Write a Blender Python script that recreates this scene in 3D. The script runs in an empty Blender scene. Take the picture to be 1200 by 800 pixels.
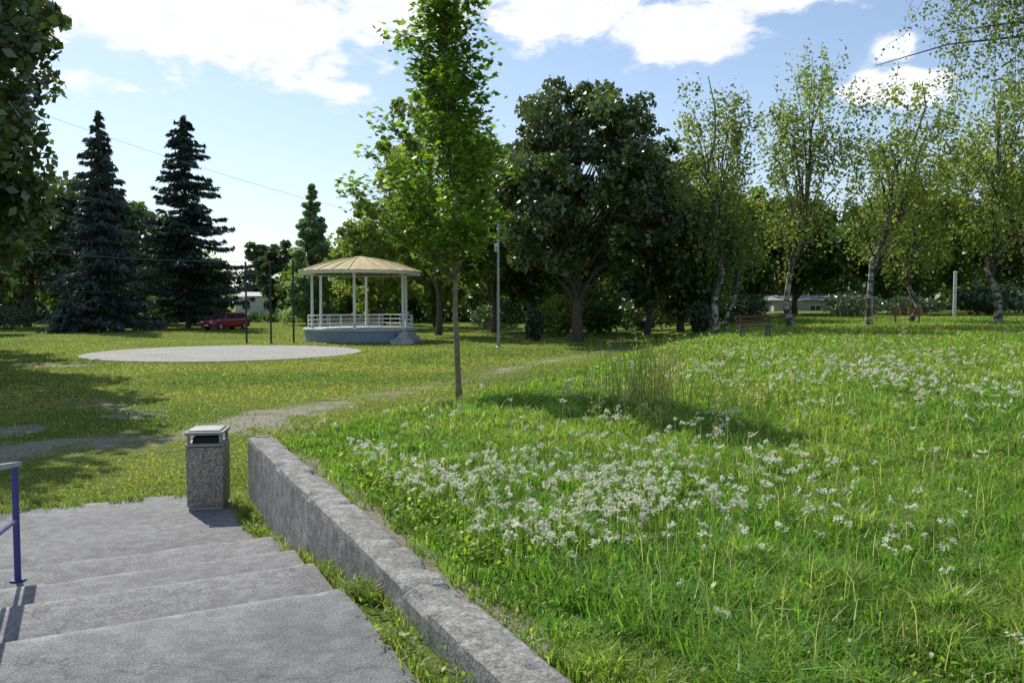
import bpy, math, numpy as np
from mathutils import Vector, Matrix
R0 = np.random.RandomState
scene = bpy.context.scene
COL = scene.collection
# ------------------------------------------------------------------ frame of the retaining wall
P0 = np.array([-3.06, 9.24]); S = np.array([.894, .448]); W = np.array([-.448, .894])
WANG = math.atan2(.448, .894)
def sw(x, y):
    dx = x - P0[0]; dy = y - P0[1]
    return S[0]*dx + S[1]*dy, W[0]*dx + W[1]*dy
def xy(s, w):
    return P0[0] + S[0]*s + W[0]*w, P0[1] + S[1]*s + W[1]*w
def smooth(u):
    u = np.clip(u, 0, 1); return u*u*(3-2*u)
_g = {}
def vnoise(x, y, scale, seed=0):
    if seed not in _g: _g[seed] = R0(1000+seed).rand(256, 256)
    G = _g[seed]; X = np.asarray(x)/scale + 1000; Y = np.asarray(y)/scale + 1000
    i = np.floor(X).astype(int); j = np.floor(Y).astype(int)
    fx = smooth(X-i); fy = smooth(Y-j)
    a = G[i % 256, j % 256]; b = G[(i+1) % 256, j % 256]; c = G[i % 256, (j+1) % 256]; d = G[(i+1) % 256, (j+1) % 256]
    return (a*(1-fx)+b*fx)*(1-fy) + (c*(1-fx)+d*fx)*fy
def fbm(x, y, sc, seed=0):
    return .55*vnoise(x, y, sc, seed) + .3*vnoise(x, y, sc*.45, seed+1) + .15*vnoise(x, y, sc*.2, seed+2)
RW = [0,1.95,2.1,2.98,3.1,3.85,3.98,4.86,4.98]; RZ = [0,0,.10,.10,.25,.25,.40,.40,.57]
def zf(x, y):
    x = np.asarray(x, float); y = np.asarray(y, float)
    s, w = sw(x, y)
    t = .779*s - .678*w
    width = .45 + .33*np.clip(w, 0, 34)
    hi = smooth(t/width)
    hi = np.where(w < 0, (s > .14)*1.0, hi)
    z = .69*hi + .013*np.clip(s-6, 0, 60)*hi + hi*.10*(fbm(x, y, 5, 40)-.5)*smooth((s-.3)/2)
    inslab = (s < .14) & (w < .5) & (s > -4.6)
    ramp = np.interp(-w, RW, RZ)
    strip = (s >= -.26)
    low = np.where(strip, ramp, -.08)
    return np.where(inslab & (w < 0) | (inslab & ~strip), low, z)
# ------------------------------------------------------------------ mesh helper
class MB:
    def __init__(s): s.v=[]; s.c=[]; s.f=[]; s.m=[]; s.n=0; s.sm=[]
    def add(s, v, f, col=(.5,.5,.5), mat=0, sm=False):
        v = np.asarray(v, float).reshape(-1, 3); f = np.asarray(f, int)
        c = np.asarray(col, float)
        if c.ndim == 1: c = np.tile(c, (len(v), 1))
        s.v.append(v); s.c.append(c); s.f.append(f + s.n); s.m.append(np.full(len(f), mat)); s.sm.append(np.full(len(f), sm)); s.n += len(v)
    def box(s, c, size, rot=0, col=(.5,.5,.5), mat=0, taper=1.0):
        hx, hy, hz = np.array(size)/2
        p = np.array([[sx*hx*(taper if sz > 0 else 1), sy*hy*(taper if sz > 0 else 1), sz*hz] for sz in (-1,1) for sy in (-1,1) for sx in (-1,1)])
        ca, sa = math.cos(rot), math.sin(rot)
        p = np.c_[p[:,0]*ca-p[:,1]*sa, p[:,0]*sa+p[:,1]*ca, p[:,2]] + np.array(c)
        s.add(p, [[0,2,3,1],[4,5,7,6],[0,1,5,4],[2,6,7,3],[0,4,6,2],[1,3,7,5]], col, mat)
    def tube(s, pts, rad, n=8, col=(.5,.5,.5), mat=0, cap=True):
        pts = np.asarray(pts, float); k = len(pts); rad = np.broadcast_to(rad, (k,))
        T = np.gradient(pts, axis=0); T /= np.linalg.norm(T, axis=1)[:,None]+1e-9
        ref = np.where(np.abs(T[:,2:3]) > .9, [[1.,0,0]], [[0,0,1.]])
        A = np.cross(T, ref); A /= np.linalg.norm(A, axis=1)[:,None]+1e-9
        for i in range(1, k):
            if np.dot(A[i], A[i-1]) < 0: A[i] = -A[i]
        B = np.cross(T, A)
        th = np.arange(n)*2*np.pi/n
        V = pts[:,None,:] + rad[:,None,None]*(np.cos(th)[None,:,None]*A[:,None,:] + np.sin(th)[None,:,None]*B[:,None,:])
        F = []
        for i in range(k-1):
            for j in range(n):
                F.append([i*n+j, i*n+(j+1)%n, (i+1)*n+(j+1)%n, (i+1)*n+j])
        s.add(V.reshape(-1,3), F, col, mat, True)
        if cap:
            s.add(V[-1], [list(range(n))], col, mat); s.add(V[0], [list(range(n))[::-1]], col, mat)
    def lathe(s, prof, c, n=48, col=(.5,.5,.5), mat=0, sm=False):
        th = np.arange(n)*2*np.pi/n; V=[]; F=[]
        for r, z in prof: V.append(np.c_[c[0]+r*np.cos(th), c[1]+r*np.sin(th), np.full(n, c[2]+z)])
        for i in range(len(prof)-1):
            for j in range(n): F.append([i*n+j, i*n+(j+1)%n, (i+1)*n+(j+1)%n, (i+1)*n+j])
        s.add(np.vstack(V), F, col, mat, sm)
    def build(s, name, mats, parent=None):
        me = bpy.data.meshes.new(name); V = np.vstack(s.v); C = np.vstack(s.c)
        me.vertices.add(len(V)); me.vertices.foreach_set('co', V.ravel().astype('f'))
        idx = np.concatenate([f.ravel() for f in s.f]); tot = np.concatenate([np.full(len(f), f.shape[1]) for f in s.f])
        st = np.concatenate([[0], np.cumsum(tot)[:-1]])
        me.loops.add(len(idx)); me.loops.foreach_set('vertex_index', idx.astype('i'))
        me.polygons.add(len(tot)); me.polygons.foreach_set('loop_start', st.astype('i'))
        me.polygons.foreach_set('material_index', np.concatenate(s.m).astype('i'))
        me.polygons.foreach_set('use_smooth', np.concatenate(s.sm).astype(bool))
        at = me.color_attributes.new('Col', 'FLOAT_COLOR', 'POINT')
        at.data.foreach_set('color', np.c_[C, np.ones(len(C))].ravel().astype('f'))
        for m in mats: me.materials.append(m)
        me.update(calc_edges=True)
        ob = bpy.data.objects.new(name, me); COL.objects.link(ob)
        if parent: ob.parent = parent
        return ob
def empty(name, loc=(0,0,0)):
    e = bpy.data.objects.new(name, None); e.location = loc; COL.objects.link(e); return e
# ------------------------------------------------------------------ materials
def newmat(name):
    m = bpy.data.materials.new(name); m.use_nodes = True; nt = m.node_tree; nt.nodes.clear()
    out = nt.nodes.new('ShaderNodeOutputMaterial'); return m, nt, out
def leafmat(name, trans=.4, gl=.06, tint=(1.15,1.2,.6), rough=.45):
    m, nt, out = newmat(name); N = nt.nodes.new; L = nt.links.new
    a = N('ShaderNodeAttribute'); a.attribute_name = 'Col'
    d = N('ShaderNodeBsdfDiffuse'); L(a.outputs['Color'], d.inputs['Color'])
    mul = N('ShaderNodeMix'); mul.data_type='RGBA'; mul.blend_type='MULTIPLY'; mul.inputs[0].default_value=1
    L(a.outputs['Color'], mul.inputs[6]); mul.inputs[7].default_value=(*[c*1.5 for c in tint],1)
    t = N('ShaderNodeBsdfTranslucent'); L(mul.outputs[2], t.inputs['Color'])
    mx = N('ShaderNodeMixShader'); mx.inputs[0].default_value = trans
    L(d.outputs[0], mx.inputs[1]); L(t.outputs[0], mx.inputs[2])
    g = N('ShaderNodeBsdfGlossy'); g.inputs['Roughness'].default_value = rough; g.inputs['Color'].default_value=(.8,.85,.8,1)
    m2 = N('ShaderNodeMixShader'); m2.inputs[0].default_value = gl
    L(mx.outputs[0], m2.inputs[1]); L(g.outputs[0], m2.inputs[2]); L(m2.outputs[0], out.inputs[0]); return m
def attrmat(name, rough=.7, noise=0, nscale=8, bump=0, metal=0, spec=.4):
    m, nt, out = newmat(name); N = nt.nodes.new; L = nt.links.new
    p = N('ShaderNodeBsdfPrincipled'); p.inputs['Roughness'].default_value=rough; p.inputs['Metallic'].default_value=metal
    p.inputs['Specular IOR Level'].default_value = spec
    a = N('ShaderNodeAttribute'); a.attribute_name='Col'
    no = N('ShaderNodeTexNoise'); no.inputs['Scale'].default_value=nscale; no.inputs['Detail'].default_value=6
    tc = N('ShaderNodeTexCoord'); L(tc.outputs['Object'], no.inputs['Vector'])
    mr = N('ShaderNodeMapRange'); mr.inputs[1].default_value=.25; mr.inputs[2].default_value=.75
    mr.inputs[3].default_value=1-noise; mr.inputs[4].default_value=1+noise; L(no.outputs[0], mr.inputs[0])
    vm = N('ShaderNodeVectorMath'); vm.operation='SCALE'; L(a.outputs['Color'], vm.inputs[0]); L(mr.outputs[0], vm.inputs['Scale'])
    L(vm.outputs[0], p.inputs['Base Color'])
    if bump:
        b = N('ShaderNodeBump'); b.inputs['Strength'].default_value=bump; b.inputs['Distance'].default_value=.02
        L(no.outputs[0], b.inputs['Height']); L(b.outputs[0], p.inputs['Normal'])
    L(p.outputs[0], out.inputs[0]); return m
def ramp(nt, fac, stops):
    r = nt.nodes.new('ShaderNodeValToRGB'); e = r.color_ramp.elements
    while len(e) < len(stops): e.new(.5)
    for i, (p, c) in enumerate(stops):
        e[i].position = p; e[i].color = (*c, 1) if len(c) == 3 else c
    nt.links.new(fac, r.inputs[0]); return r
def noise(nt, scale, detail=6, rough=.55, vec=None):
    n = nt.nodes.new('ShaderNodeTexNoise'); n.inputs['Scale'].default_value=scale; n.inputs['Detail'].default_value=detail; n.inputs['Roughness'].default_value=rough
    if vec is None:
        tc = nt.nodes.new('ShaderNodeTexCoord'); vec = tc.outputs['Object']
    nt.links.new(vec, n.inputs['Vector']); return n
def mixc(nt, fac, a, b, mode='MIX'):
    m = nt.nodes.new('ShaderNodeMix'); m.data_type='RGBA'; m.blend_type=mode
    for i, v in ((0, fac), (6, a), (7, b)):
        if isinstance(v, (int, float)): m.inputs[i].default_value = v
        elif isinstance(v, tuple): m.inputs[i].default_value = (*v, 1)
        else: nt.links.new(v, m.inputs[i])
    return m.outputs[2]
def concrete(name, c1, c2, stain, fine=180, patch=1.6, bump=.5, stain_amt=.6, cracks=True, agg=0.35, attr=False):
    m, nt, out = newmat(name); N = nt.nodes.new; L = nt.links.new
    p = N('ShaderNodeBsdfPrincipled'); p.inputs['Roughness'].default_value=.9; p.inputs['Specular IOR Level'].default_value=.2
    big = noise(nt, patch, 8, .65); f = noise(nt, fine, 3, .7); mid = noise(nt, 9, 8, .7)
    col = ramp(nt, big.outputs[0], [(.3, c1), (.7, c2)]).outputs[0]
    st = ramp(nt, mid.outputs[0], [(.42, (1,1,1)), (.62, (0,0,0))])
    mm = N('ShaderNodeMath'); mm.operation='MULTIPLY'; L(st.outputs[0], mm.inputs[0]); mm.inputs[1].default_value=stain_amt
    col = mixc(nt, mm.outputs[0], col, stain)
    fr = ramp(nt, f.outputs[0], [(.3, (1-agg,)*3), (.7, (1+agg,)*3)])
    col = mixc(nt, 1.0, col, fr.outputs[0], 'MULTIPLY')
    if cracks:
        v = N('ShaderNodeTexVoronoi'); v.feature='DISTANCE_TO_EDGE'; v.inputs['Scale'].default_value=.45
        nz = noise(nt, 2.5, 5); tc = N('ShaderNodeTexCoord')
        ad = N('ShaderNodeVectorMath'); ad.operation='MULTIPLY_ADD'; L(nz.outputs['Color'], ad.inputs[0]); ad.inputs[1].default_value=(.7,.7,.7); L(tc.outputs['Object'], ad.inputs[2])
        L(ad.outputs[0], v.inputs['Vector'])
        cr = ramp(nt, v.outputs['Distance'], [(.0, (.35,.35,.35)), (.006, (1,1,1))])
        col = mixc(nt, .5, col, cr.outputs[0], 'MULTIPLY')
    if attr:
        a = N('ShaderNodeAttribute'); a.attribute_name='Col'; col = mixc(nt, 1.0, col, a.outputs['Color'], 'MULTIPLY')
    L(col, p.inputs['Base Color'])
    b = N('ShaderNodeBump'); b.inputs['Strength'].default_value=bump; b.inputs['Distance'].default_value=.01
    ah = N('ShaderNodeMath'); L(f.outputs[0], ah.inputs[0]); L(mid.outputs[0], ah.inputs[1])
    L(ah.outputs[0], b.inputs['Height']); L(b.outputs[0], p.inputs['Normal']); L(p.outputs[0], out.inputs[0]); return m
M_leaf = leafmat('foliage', .48, .04)
M_dark = leafmat('dark_foliage', .30, .10, rough=.4)
M_needle = leafmat('needles', .15, .05, (1,1.05,.8))
M_grass = leafmat('grass_blades', .5, .03, (1.08,1.12,.55))
M_flower = leafmat('petals', .4, 0, (.67,.67,.67))
M_bark = attrmat('bark', .9, .35, 6, .8)
M_birch, nt, out = newmat('birch_bark')
p = nt.nodes.new('ShaderNodeBsdfPrincipled'); p.inputs['Roughness'].default_value=.8
mp = nt.nodes.new('ShaderNodeMapping'); tc = nt.nodes.new('ShaderNodeTexCoord'); mp.inputs['Scale'].default_value=(1,1,2.2)
nt.links.new(tc.outputs['Object'], mp.inputs[0]); n = noise(nt, 2.2, 6, .6, mp.outputs[0])
a = nt.nodes.new('ShaderNodeAttribute'); a.attribute_name='Col'
nt.links.new(mixc(nt, ramp(nt, n.outputs[0], [(.45,(0,0,0)),(.58,(1,1,1))]).outputs[0], (.05,.042,.035), a.outputs['Color']), p.inputs['Base Color']); nt.links.new(p.outputs[0], out.inputs[0])
M_paint = attrmat('painted_metal', .45, .08, 12)
M_wood = attrmat('weathered_wood', .75, .25, 14, .3)
M_plain = attrmat('masonry', .85, .15, 3, .2)
M_metal = attrmat('galvanised_metal', .5, .15, 10, 0, .4)
M_glassy = attrmat('window_glass', .08, 0, 1, 0, 0, .9)
M_car = attrmat('car_paint', .25, .03, 3, 0, 0, .7)
M_steps = concrete('step_concrete', (.23,.225,.22), (.34,.335,.33), (.15,.145,.14), fine=90, patch=.9, bump=.7, stain_amt=.6, agg=.55, attr=True)
M_wall = concrete('wall_concrete', (.24,.235,.22), (.40,.39,.36), (.10,.097,.085), fine=55, patch=2.5, bump=.8, stain_amt=.6, cracks=False, agg=.55)
M_plaza = concrete('plaza_concrete', (.34,.33,.30), (.48,.46,.43), (.22,.21,.17), fine=14, patch=.5, bump=.3, stain_amt=.7)
# exposed aggregate for the bin
M_agg, nt, out = newmat('exposed_aggregate')
p = nt.nodes.new('ShaderNodeBsdfPrincipled'); p.inputs['Roughness'].default_value=.8
v = nt.nodes.new('ShaderNodeTexVoronoi'); v.inputs['Scale'].default_value=75; tc = nt.nodes.new('ShaderNodeTexCoord'); nt.links.new(tc.outputs['Object'], v.inputs['Vector'])
sep = nt.nodes.new('ShaderNodeSeparateColor'); nt.links.new(v.outputs['Color'], sep.inputs[0])
cc = ramp(nt, sep.outputs[0], [(0,(.22,.18,.14)),(.4,(.38,.32,.26)),(.75,(.50,.44,.37)),(1,(.62,.59,.53))])
dd = ramp(nt, v.outputs['Distance'], [(.25,(1,1,1)),(.65,(.5,.48,.45))])
nt.links.new(mixc(nt, 1.0, cc.outputs[0], dd.outputs[0], 'MULTIPLY'), p.inputs['Base Color'])
b = nt.nodes.new('ShaderNodeBump'); b.invert=True; b.inputs['Distance'].default_value=.006; b.inputs['Strength'].default_value=.6
nt.links.new(v.outputs['Distance'], b.inputs['Height']); nt.links.new(b.outputs[0], p.inputs['Normal']); nt.links.new(p.outputs[0], out.inputs[0])
# ground: R = wear, G = gravel content
M_ground, nt, out = newmat('ground_soil_grass')
p = nt.nodes.new('ShaderNodeBsdfPrincipled'); p.inputs['Roughness'].default_value=1; p.inputs['Specular IOR Level'].default_value=.05
a = nt.nodes.new('ShaderNodeAttribute'); a.attribute_name='Col'
n1 = noise(nt, .25, 8, .6); n2 = noise(nt, 1.5, 12, .88); n3 = noise(nt, 30, 4, .7)
g = ramp(nt, n1.outputs[0], [(.3,(.12,.17,.036)),(.7,(.20,.23,.06))]).outputs[0]
g = mixc(nt, 1.0, g, ramp(nt, n3.outputs[0], [(.3,(.55,.55,.55)),(.7,(1.35,1.35,1.35))]).outputs[0], 'MULTIPLY')
sepa = nt.nodes.new('ShaderNodeSeparateColor'); nt.links.new(a.outputs['Color'], sepa.inputs[0])
ad = nt.nodes.new('ShaderNodeMath'); ad.operation='ADD'; nt.links.new(sepa.outputs[0], ad.inputs[0]); nt.links.new(n2.outputs[0], ad.inputs[1])
soil = ramp(nt, n3.outputs[0], [(.3,(.20,.175,.12)),(.7,(.38,.34,.26))]).outputs[0]
grav = ramp(nt, n3.outputs[0], [(.3,(.27,.25,.20)),(.7,(.48,.455,.39))]).outputs[0]
soil = mixc(nt, sepa.outputs[1], soil, grav)
col = mixc(nt, ramp(nt, ad.outputs[0], [(.60,(0,0,0)),(.74,(1,1,1))]).outputs[0], g, soil)
nt.links.new(col, p.inputs['Base Color'])
b = nt.nodes.new('ShaderNodeBump'); b.inputs['Strength'].default_value=.9; b.inputs['Distance'].default_value=.05
nt.links.new(n3.outputs[0], b.inputs['Height']); nt.links.new(b.outputs[0], p.inputs['Normal']); nt.links.new(p.outputs[0], out.inputs[0])
# ------------------------------------------------------------------ path curve & dirt mask
PATH = np.array([(-14,9.6),(-10.5,10.8),(-7.8,12.0),(-6.35,13.4),(-4.97,15.7),(-4.0,18.6),(-1.94,22.8),(.63,29.7),(3.6,36.1),(7.3,43),(13,52)])
def resample(P, n):
    t = np.linspace(0, len(P)-1, n); i = np.clip(t.astype(int), 0, len(P)-2); f = (t-i)[:,None]
    def g(k): return P[np.clip(k, 0, len(P)-1)]
    p0,p1,p2,p3 = g(i-1),g(i),g(i+1),g(i+2)
    return .5*((2*p1)+(-p0+p2)*f+(2*p0-5*p1+4*p2-p3)*f**2+(-p0+3*p1-3*p2+p3)*f**3)
PC = resample(PATH, 220)
def pathdist(x, y):
    x = np.asarray(x).ravel(); y = np.asarray(y).ravel(); out = np.full(len(x), 1e9)
    for q in PC[::2]: out = np.minimum(out, np.hypot(x-q[0], y-q[1]))
    return out
def dirt(x, y):
    x = np.asarray(x, float).ravel(); y = np.asarray(y, float).ravel()
    d = pathdist(x, y)
    wd = np.where(y < 16, .9, .75)
    m = (.15+.30*(fbm(x,y,1.3,61)-.45))*np.exp(-(d/wd)**2)
    reg = np.exp(-((((x+9.0)/6.0)**2+((y-14.5)/5.0)**2))**2)
    m += .20*smooth((fbm(x, y, 1.3, 60)-.46)/.12)*reg + .05*reg
    m += .30*np.exp(-(((x+17)/2.0)**2+((y-29.5)/1.0)**2)) + .18*np.exp(-(((x+20)/4)**2+((y-33)/.8)**2))
    s, w = sw(x, y)
    m += .4*np.exp(-((s-.38)/.14)**2)*(w < .5)*(s > 0)*smooth((fbm(x,y,.8,66)-.3)/.2)
    return m
# ------------------------------------------------------------------ ground sheet
def lines(a, b, step, far, extra):
    L = list(np.arange(a, b, step)); x = b; d = step
    while x < far: L.append(x); d *= 1.12; x += d
    L.append(far); x = a-step; d = step
    while x > -far: L.append(x); d *= 1.12; x -= d
    L.append(-far); L = [l for l in L if all(abs(l-e) > .05 for e in extra)] + list(extra)
    return np.array(sorted(L))
ls = lines(-14, 16, .22, 1500, [-4.7,-4.5,-.27,-.25,.13,.15]); lw = lines(-10, 26, .22, 1500, [-.02,.02,.48,.52]+[-q for q in RW[1:]])
SS, WW = np.meshgrid(ls, lw); gx, gy = xy(SS, WW); gz = zf(gx, gy)
ns, nw = len(ls), len(lw); I = np.arange(ns*nw).reshape(nw, ns)
F = np.stack([I[:-1,:-1], I[:-1,1:], I[1:,1:], I[1:,:-1]], -1).reshape(-1, 4)
mb = MB(); dm = dirt(gx, gy); gv = .5*np.exp(-(pathdist(gx, gy)/3.0)**2)
mb.add(np.c_[gx.ravel(), gy.ravel(), gz.ravel()], F, np.c_[dm, gv, dm], 0, True)
mb.build('ground', [M_ground])
# ------------------------------------------------------------------ worn gravel path (same shader, blends into the lawn)
mb = MB(); V=[]; T = np.gradient(PC, axis=0); T /= np.linalg.norm(T, axis=1)[:,None]; Nn = np.c_[-T[:,1], T[:,0]]
OFF = np.linspace(-1.5, 1.5, 13)
for q,n_ in zip(PC, Nn):
    for o in OFF:
        x, y = q+n_*o; V.append((x, y, float(zf(x,y))+.006+.004*(abs(o)<1.2)))
V = np.array(V); K = len(OFF)
F = [[i*K+j+1, i*K+j, (i+1)*K+j, (i+1)*K+j+1] for i in range(len(PC)-1) for j in range(K-1)]
dm = dirt(V[:,0], V[:,1]); gv = .5*np.exp(-(pathdist(V[:,0], V[:,1])/3.0)**2)
mb.add(V, F, np.c_[dm, gv, dm]); mb.build('gravel_path', [M_ground])
# ------------------------------------------------------------------ steps & landing
nos = [(-4.91,.60),(-3.90,.45),(-3.03,.30),(-2.03,.15)]
steps = empty('concrete_steps')
def slab(name, w0, w1, ztop, zbot, s0=-4.5, s1=-.17, seed=0, wig=.014, tone=1.0):
    m = MB(); n = 90; ss = np.linspace(s0, s1, n); V=[]; C=[]
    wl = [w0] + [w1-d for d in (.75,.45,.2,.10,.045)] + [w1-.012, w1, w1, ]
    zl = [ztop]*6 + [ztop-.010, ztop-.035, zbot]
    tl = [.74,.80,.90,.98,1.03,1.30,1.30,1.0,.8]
    for s_ in ss:
        e = wig*(fbm(s_, seed, .5, 80)-.5)*2; cz = -.022*max(0, fbm(s_, seed*7, .35, 82)-.62)/.2
        for k,(w_, z_, t_) in enumerate(zip(wl, zl, tl)):
            x, y = xy(s_, w_ + (e + cz if k >= 4 else 0)); V.append((x,y,z_ + (cz*.6 if 5<=k<=6 else 0)))
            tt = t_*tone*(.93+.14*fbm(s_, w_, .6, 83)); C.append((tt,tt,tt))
    K=len(wl); C=np.array(C)
    F = [[i*K+j, (i+1)*K+j, (i+1)*K+j+1, i*K+j+1] for i in range(n-1) for j in range(K-1)]
    m.add(V, F, C)
    A = V[-K:]; A = A + [(A[0][0],A[0][1],zbot)]; m.add(A, [list(range(len(A)))[::-1]], (.8,.8,.8))
    A = V[:K]; A = A + [(A[0][0],A[0][1],zbot)]; m.add(A, [list(range(len(A)))], (.8,.8,.8))
    return m.build(name, [M_steps], steps)
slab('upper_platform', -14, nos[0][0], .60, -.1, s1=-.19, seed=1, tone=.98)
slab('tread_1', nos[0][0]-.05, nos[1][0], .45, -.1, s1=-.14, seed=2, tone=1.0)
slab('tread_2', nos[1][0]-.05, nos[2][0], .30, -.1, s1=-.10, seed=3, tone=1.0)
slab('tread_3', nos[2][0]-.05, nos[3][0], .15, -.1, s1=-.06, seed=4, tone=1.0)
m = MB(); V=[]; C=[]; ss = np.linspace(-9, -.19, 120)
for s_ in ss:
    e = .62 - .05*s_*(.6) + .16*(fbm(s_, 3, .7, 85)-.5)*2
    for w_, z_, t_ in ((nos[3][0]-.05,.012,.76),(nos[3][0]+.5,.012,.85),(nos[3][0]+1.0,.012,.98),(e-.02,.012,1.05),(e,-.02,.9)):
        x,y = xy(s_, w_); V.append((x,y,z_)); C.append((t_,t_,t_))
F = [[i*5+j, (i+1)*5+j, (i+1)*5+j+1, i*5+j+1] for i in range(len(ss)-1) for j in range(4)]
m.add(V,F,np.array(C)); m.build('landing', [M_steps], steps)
# ------------------------------------------------------------------ retaining wall
wall = empty('retaining_wall')
m = MB(); n = 320; V=[]
prof = [(0,-.15),(0,.25),(0,.60),(.0,.70),(.006,.738),(.035,.752),(.14,.755),(.25,.752),(.274,.738),(.28,.70),(.28,.3),(.28,-.15)]
for w_ in np.linspace(-13, 0, n):
    for k,(s_, z_) in enumerate(prof):
        j = .009*(fbm(w_*3, k*2, 1, 90)-.5)*2
        chip = .028*max(0, fbm(w_*4, 5 if k<6 else 25, .9, 95)-.62)/.2 if k in (4,8,5,7) else 0
        x, y = xy(s_ + j*.8 + (chip if k<6 else -chip), w_); V.append((x, y, z_ + j*.5 - chip))
K = len(prof)
F = [[i*K+j, (i+1)*K+j, (i+1)*K+j+1, i*K+j+1] for i in range(n-1) for j in range(K-1)]
m.add(V, F, sm=False); m.add(V[-K:], [list(range(K))])
m.build('wall_body', [M_wall], wall)
m = MB(); x,y = xy(.16,-.07); m.box((x,y,.757),(.15,.07,.014),WANG,(.30,.22,.15)); m.build('tile_remnant', [M_plain], wall)
# ------------------------------------------------------------------ litter bin
bx, by = -3.42, 8.98
bn = empty('litter_bin', (bx, by, .012)); ROT = .16
def addbevel(ob, w=.01, seg=2):
    b = ob.modifiers.new('bevel','BEVEL'); b.width = w; b.segments = seg; b.limit_method='ANGLE'; return ob
m = MB(); m.box((0,0,.02),(.36,.36,.04),ROT,(.3,.29,.27)); addbevel(m.build('foot',[M_plain],bn),.005)
m = MB(); m.box((0,0,.37),(.39,.39,.66),ROT,taper=1.03); addbevel(m.build('body',[M_agg],bn),.015,3)
m = MB(); m.box((0,0,.712),(.35,.35,.02),ROT,(.05,.05,.05)); m.box((0,0,.725),(.40,.40,.03),ROT,(.26,.27,.26)); addbevel(m.build('collar',[M_metal],bn),.004)
m = MB(); ca, sa = math.cos(ROT), math.sin(ROT)
for sx in (-1,1):
    for sy in (-1,1):
        X, Y = sx*.17, sy*.17; m.box((X*ca-Y*sa, X*sa+Y*ca, .79),(.035,.035,.10),ROT,(.26,.27,.27))
m.box((0,0,.855),(.41,.41,.035),ROT,(.26,.27,.26)); m.box((0,0,.882),(.36,.36,.02),ROT,(.26,.27,.26),taper=.92)
addbevel(m.build('lid',[M_metal],bn),.008,3)
m = MB(); m.box((0,0,.77),(.27,.27,.06),ROT,(.02,.02,.025)); m.build('liner',[M_plain],bn)
# ------------------------------------------------------------------ handrail
hr = empty('handrail'); m = MB(); BL = (.05,.055,.22)
def P3(s_, w_, z_): x,y = xy(s_,w_); return (x,y,z_)
sr = -2.08
m.tube([P3(sr,-2.42,.15),P3(sr,-2.42,1.04)],.024,12,BL); m.tube([P3(sr,-5.2,.60),P3(sr,-5.2,1.49)],.024,12,BL)
m.tube([P3(sr,-2.42,.62),P3(sr,-5.2,1.07)],.014,8,BL)
m.tube([P3(sr,-2.42,.16),P3(sr,-2.42,.165)],.06,12,BL); m.tube([P3(sr,-5.2,.602),P3(sr,-5.2,.61)],.06,12,BL)
m.build('posts_and_midrail',[M_paint],hr)
m = MB(); V=[]
for w_, z_ in ((-2.29,1.02),(-5.5,1.54)):
    for ds, dz in ((-.035,0),(.035,0),(.035,.035),(-.035,.035)): V.append(P3(sr+ds, w_, z_+dz))
m.add(V, [[0,1,5,4],[1,2,6,5],[2,3,7,6],[3,0,4,7],[0,3,2,1],[4,5,6,7]], (.30,.30,.34)); m.build('top_rail',[M_wood],hr)
# ------------------------------------------------------------------ grass
def blades(mb, rg, x, y, z, h, wd, col, lean=.45, mat=0):
    n = len(x); ph = rg.rand(n)*2*np.pi; th = rg.rand(n)*2*np.pi; ln = lean*(.25+rg.rand(n))*h
    px, py = np.cos(ph)*wd/2, np.sin(ph)*wd/2; lx, ly = np.cos(th)*ln, np.sin(th)*ln
    V = np.empty((n,5,3))
    V[:,0] = np.c_[x-px, y-py, z-.01]; V[:,1] = np.c_[x+px, y+py, z-.01]
    V[:,2] = np.c_[x-px*.8+lx*.3, y-py*.8+ly*.3, z+h*.6]; V[:,3] = np.c_[x+px*.8+lx*.3, y+py*.8+ly*.3, z+h*.6]
    V[:,4] = np.c_[x+lx, y+ly, z+h*(1-.25*(ln/(h+1e-6)))]
    b = np.arange(n)*5
    C = np.repeat(col[:,None,:], 5, 1)
    mb.add(V.reshape(-1,3), np.c_[b, b+1, b+3, b+2], C.reshape(-1,3), mat)
    o = mb.n - n*5; mb.f.append(np.c_[b+2, b+3, b+4] + o); mb.m.append(np.full(n, mat)); mb.sm.append(np.full(n, False))
def polar(rg, n, r0, r1, a0, a1, ox=0, oy=0):
    r = r0*np.exp(rg.rand(n)*math.log(r1/r0)); a = np.radians(a0 + rg.rand(n)*(a1-a0))
    return ox + r*np.sin(a), oy + r*np.cos(a), r
PL = (-13.2, 37.2, 6.1); GZ = (-9.4, 50.0, 3.4)
rg = R0(11); mb = MB()
x, y, r = polar(rg, 500000, 1.8, 66, -32, 42)
s, w = sw(x, y); t = .779*s-.678*w
hi = np.where(w < 0, s > .33+.12*(fbm(x,y,.5,31)-.5)*2, t > .15*(.45+.33*np.clip(w,0,34)))
dd = dirt(x, y); keep = hi & (rg.rand(len(x)) > np.clip((dd-.1)*2.8, 0, .97)); x, y, r, s, w = x[keep], y[keep], r[keep], s[keep], w[keep]
nz = fbm(x, y, 2.2, 20); nz2 = fbm(x, y, 7, 25); tuft = vnoise(x, y, .2, 29); nz3 = fbm(x, y, .8, 27)
h = (.03 + .12*nz + .12*tuft**2 + .20*(nz3-.5))*(.6+.7*rg.rand(len(x))); h = np.maximum(h, .035); h *= np.where(r > 14, .85, 1); h *= .55+.45*smooth((s-.35)/1.0)
wd = .0048 + .0018*np.clip(r, 0, 80)*(.5+.5*rg.rand(len(x))) ; wd = np.minimum(wd, .05)
g1 = np.array([.125,.235,.038]); g2 = np.array([.26,.33,.07]); g3 = np.array([.42,.39,.19])
k = np.clip((nz2-.5)*2.0+.40+1.1*(nz3-.5)+.4*(rg.rand(len(x))-.5), 0, 1)[:,None]
near = smooth((8-r)/5)[:,None]*.2; k = np.clip(k-near, 0, 1)
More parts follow.
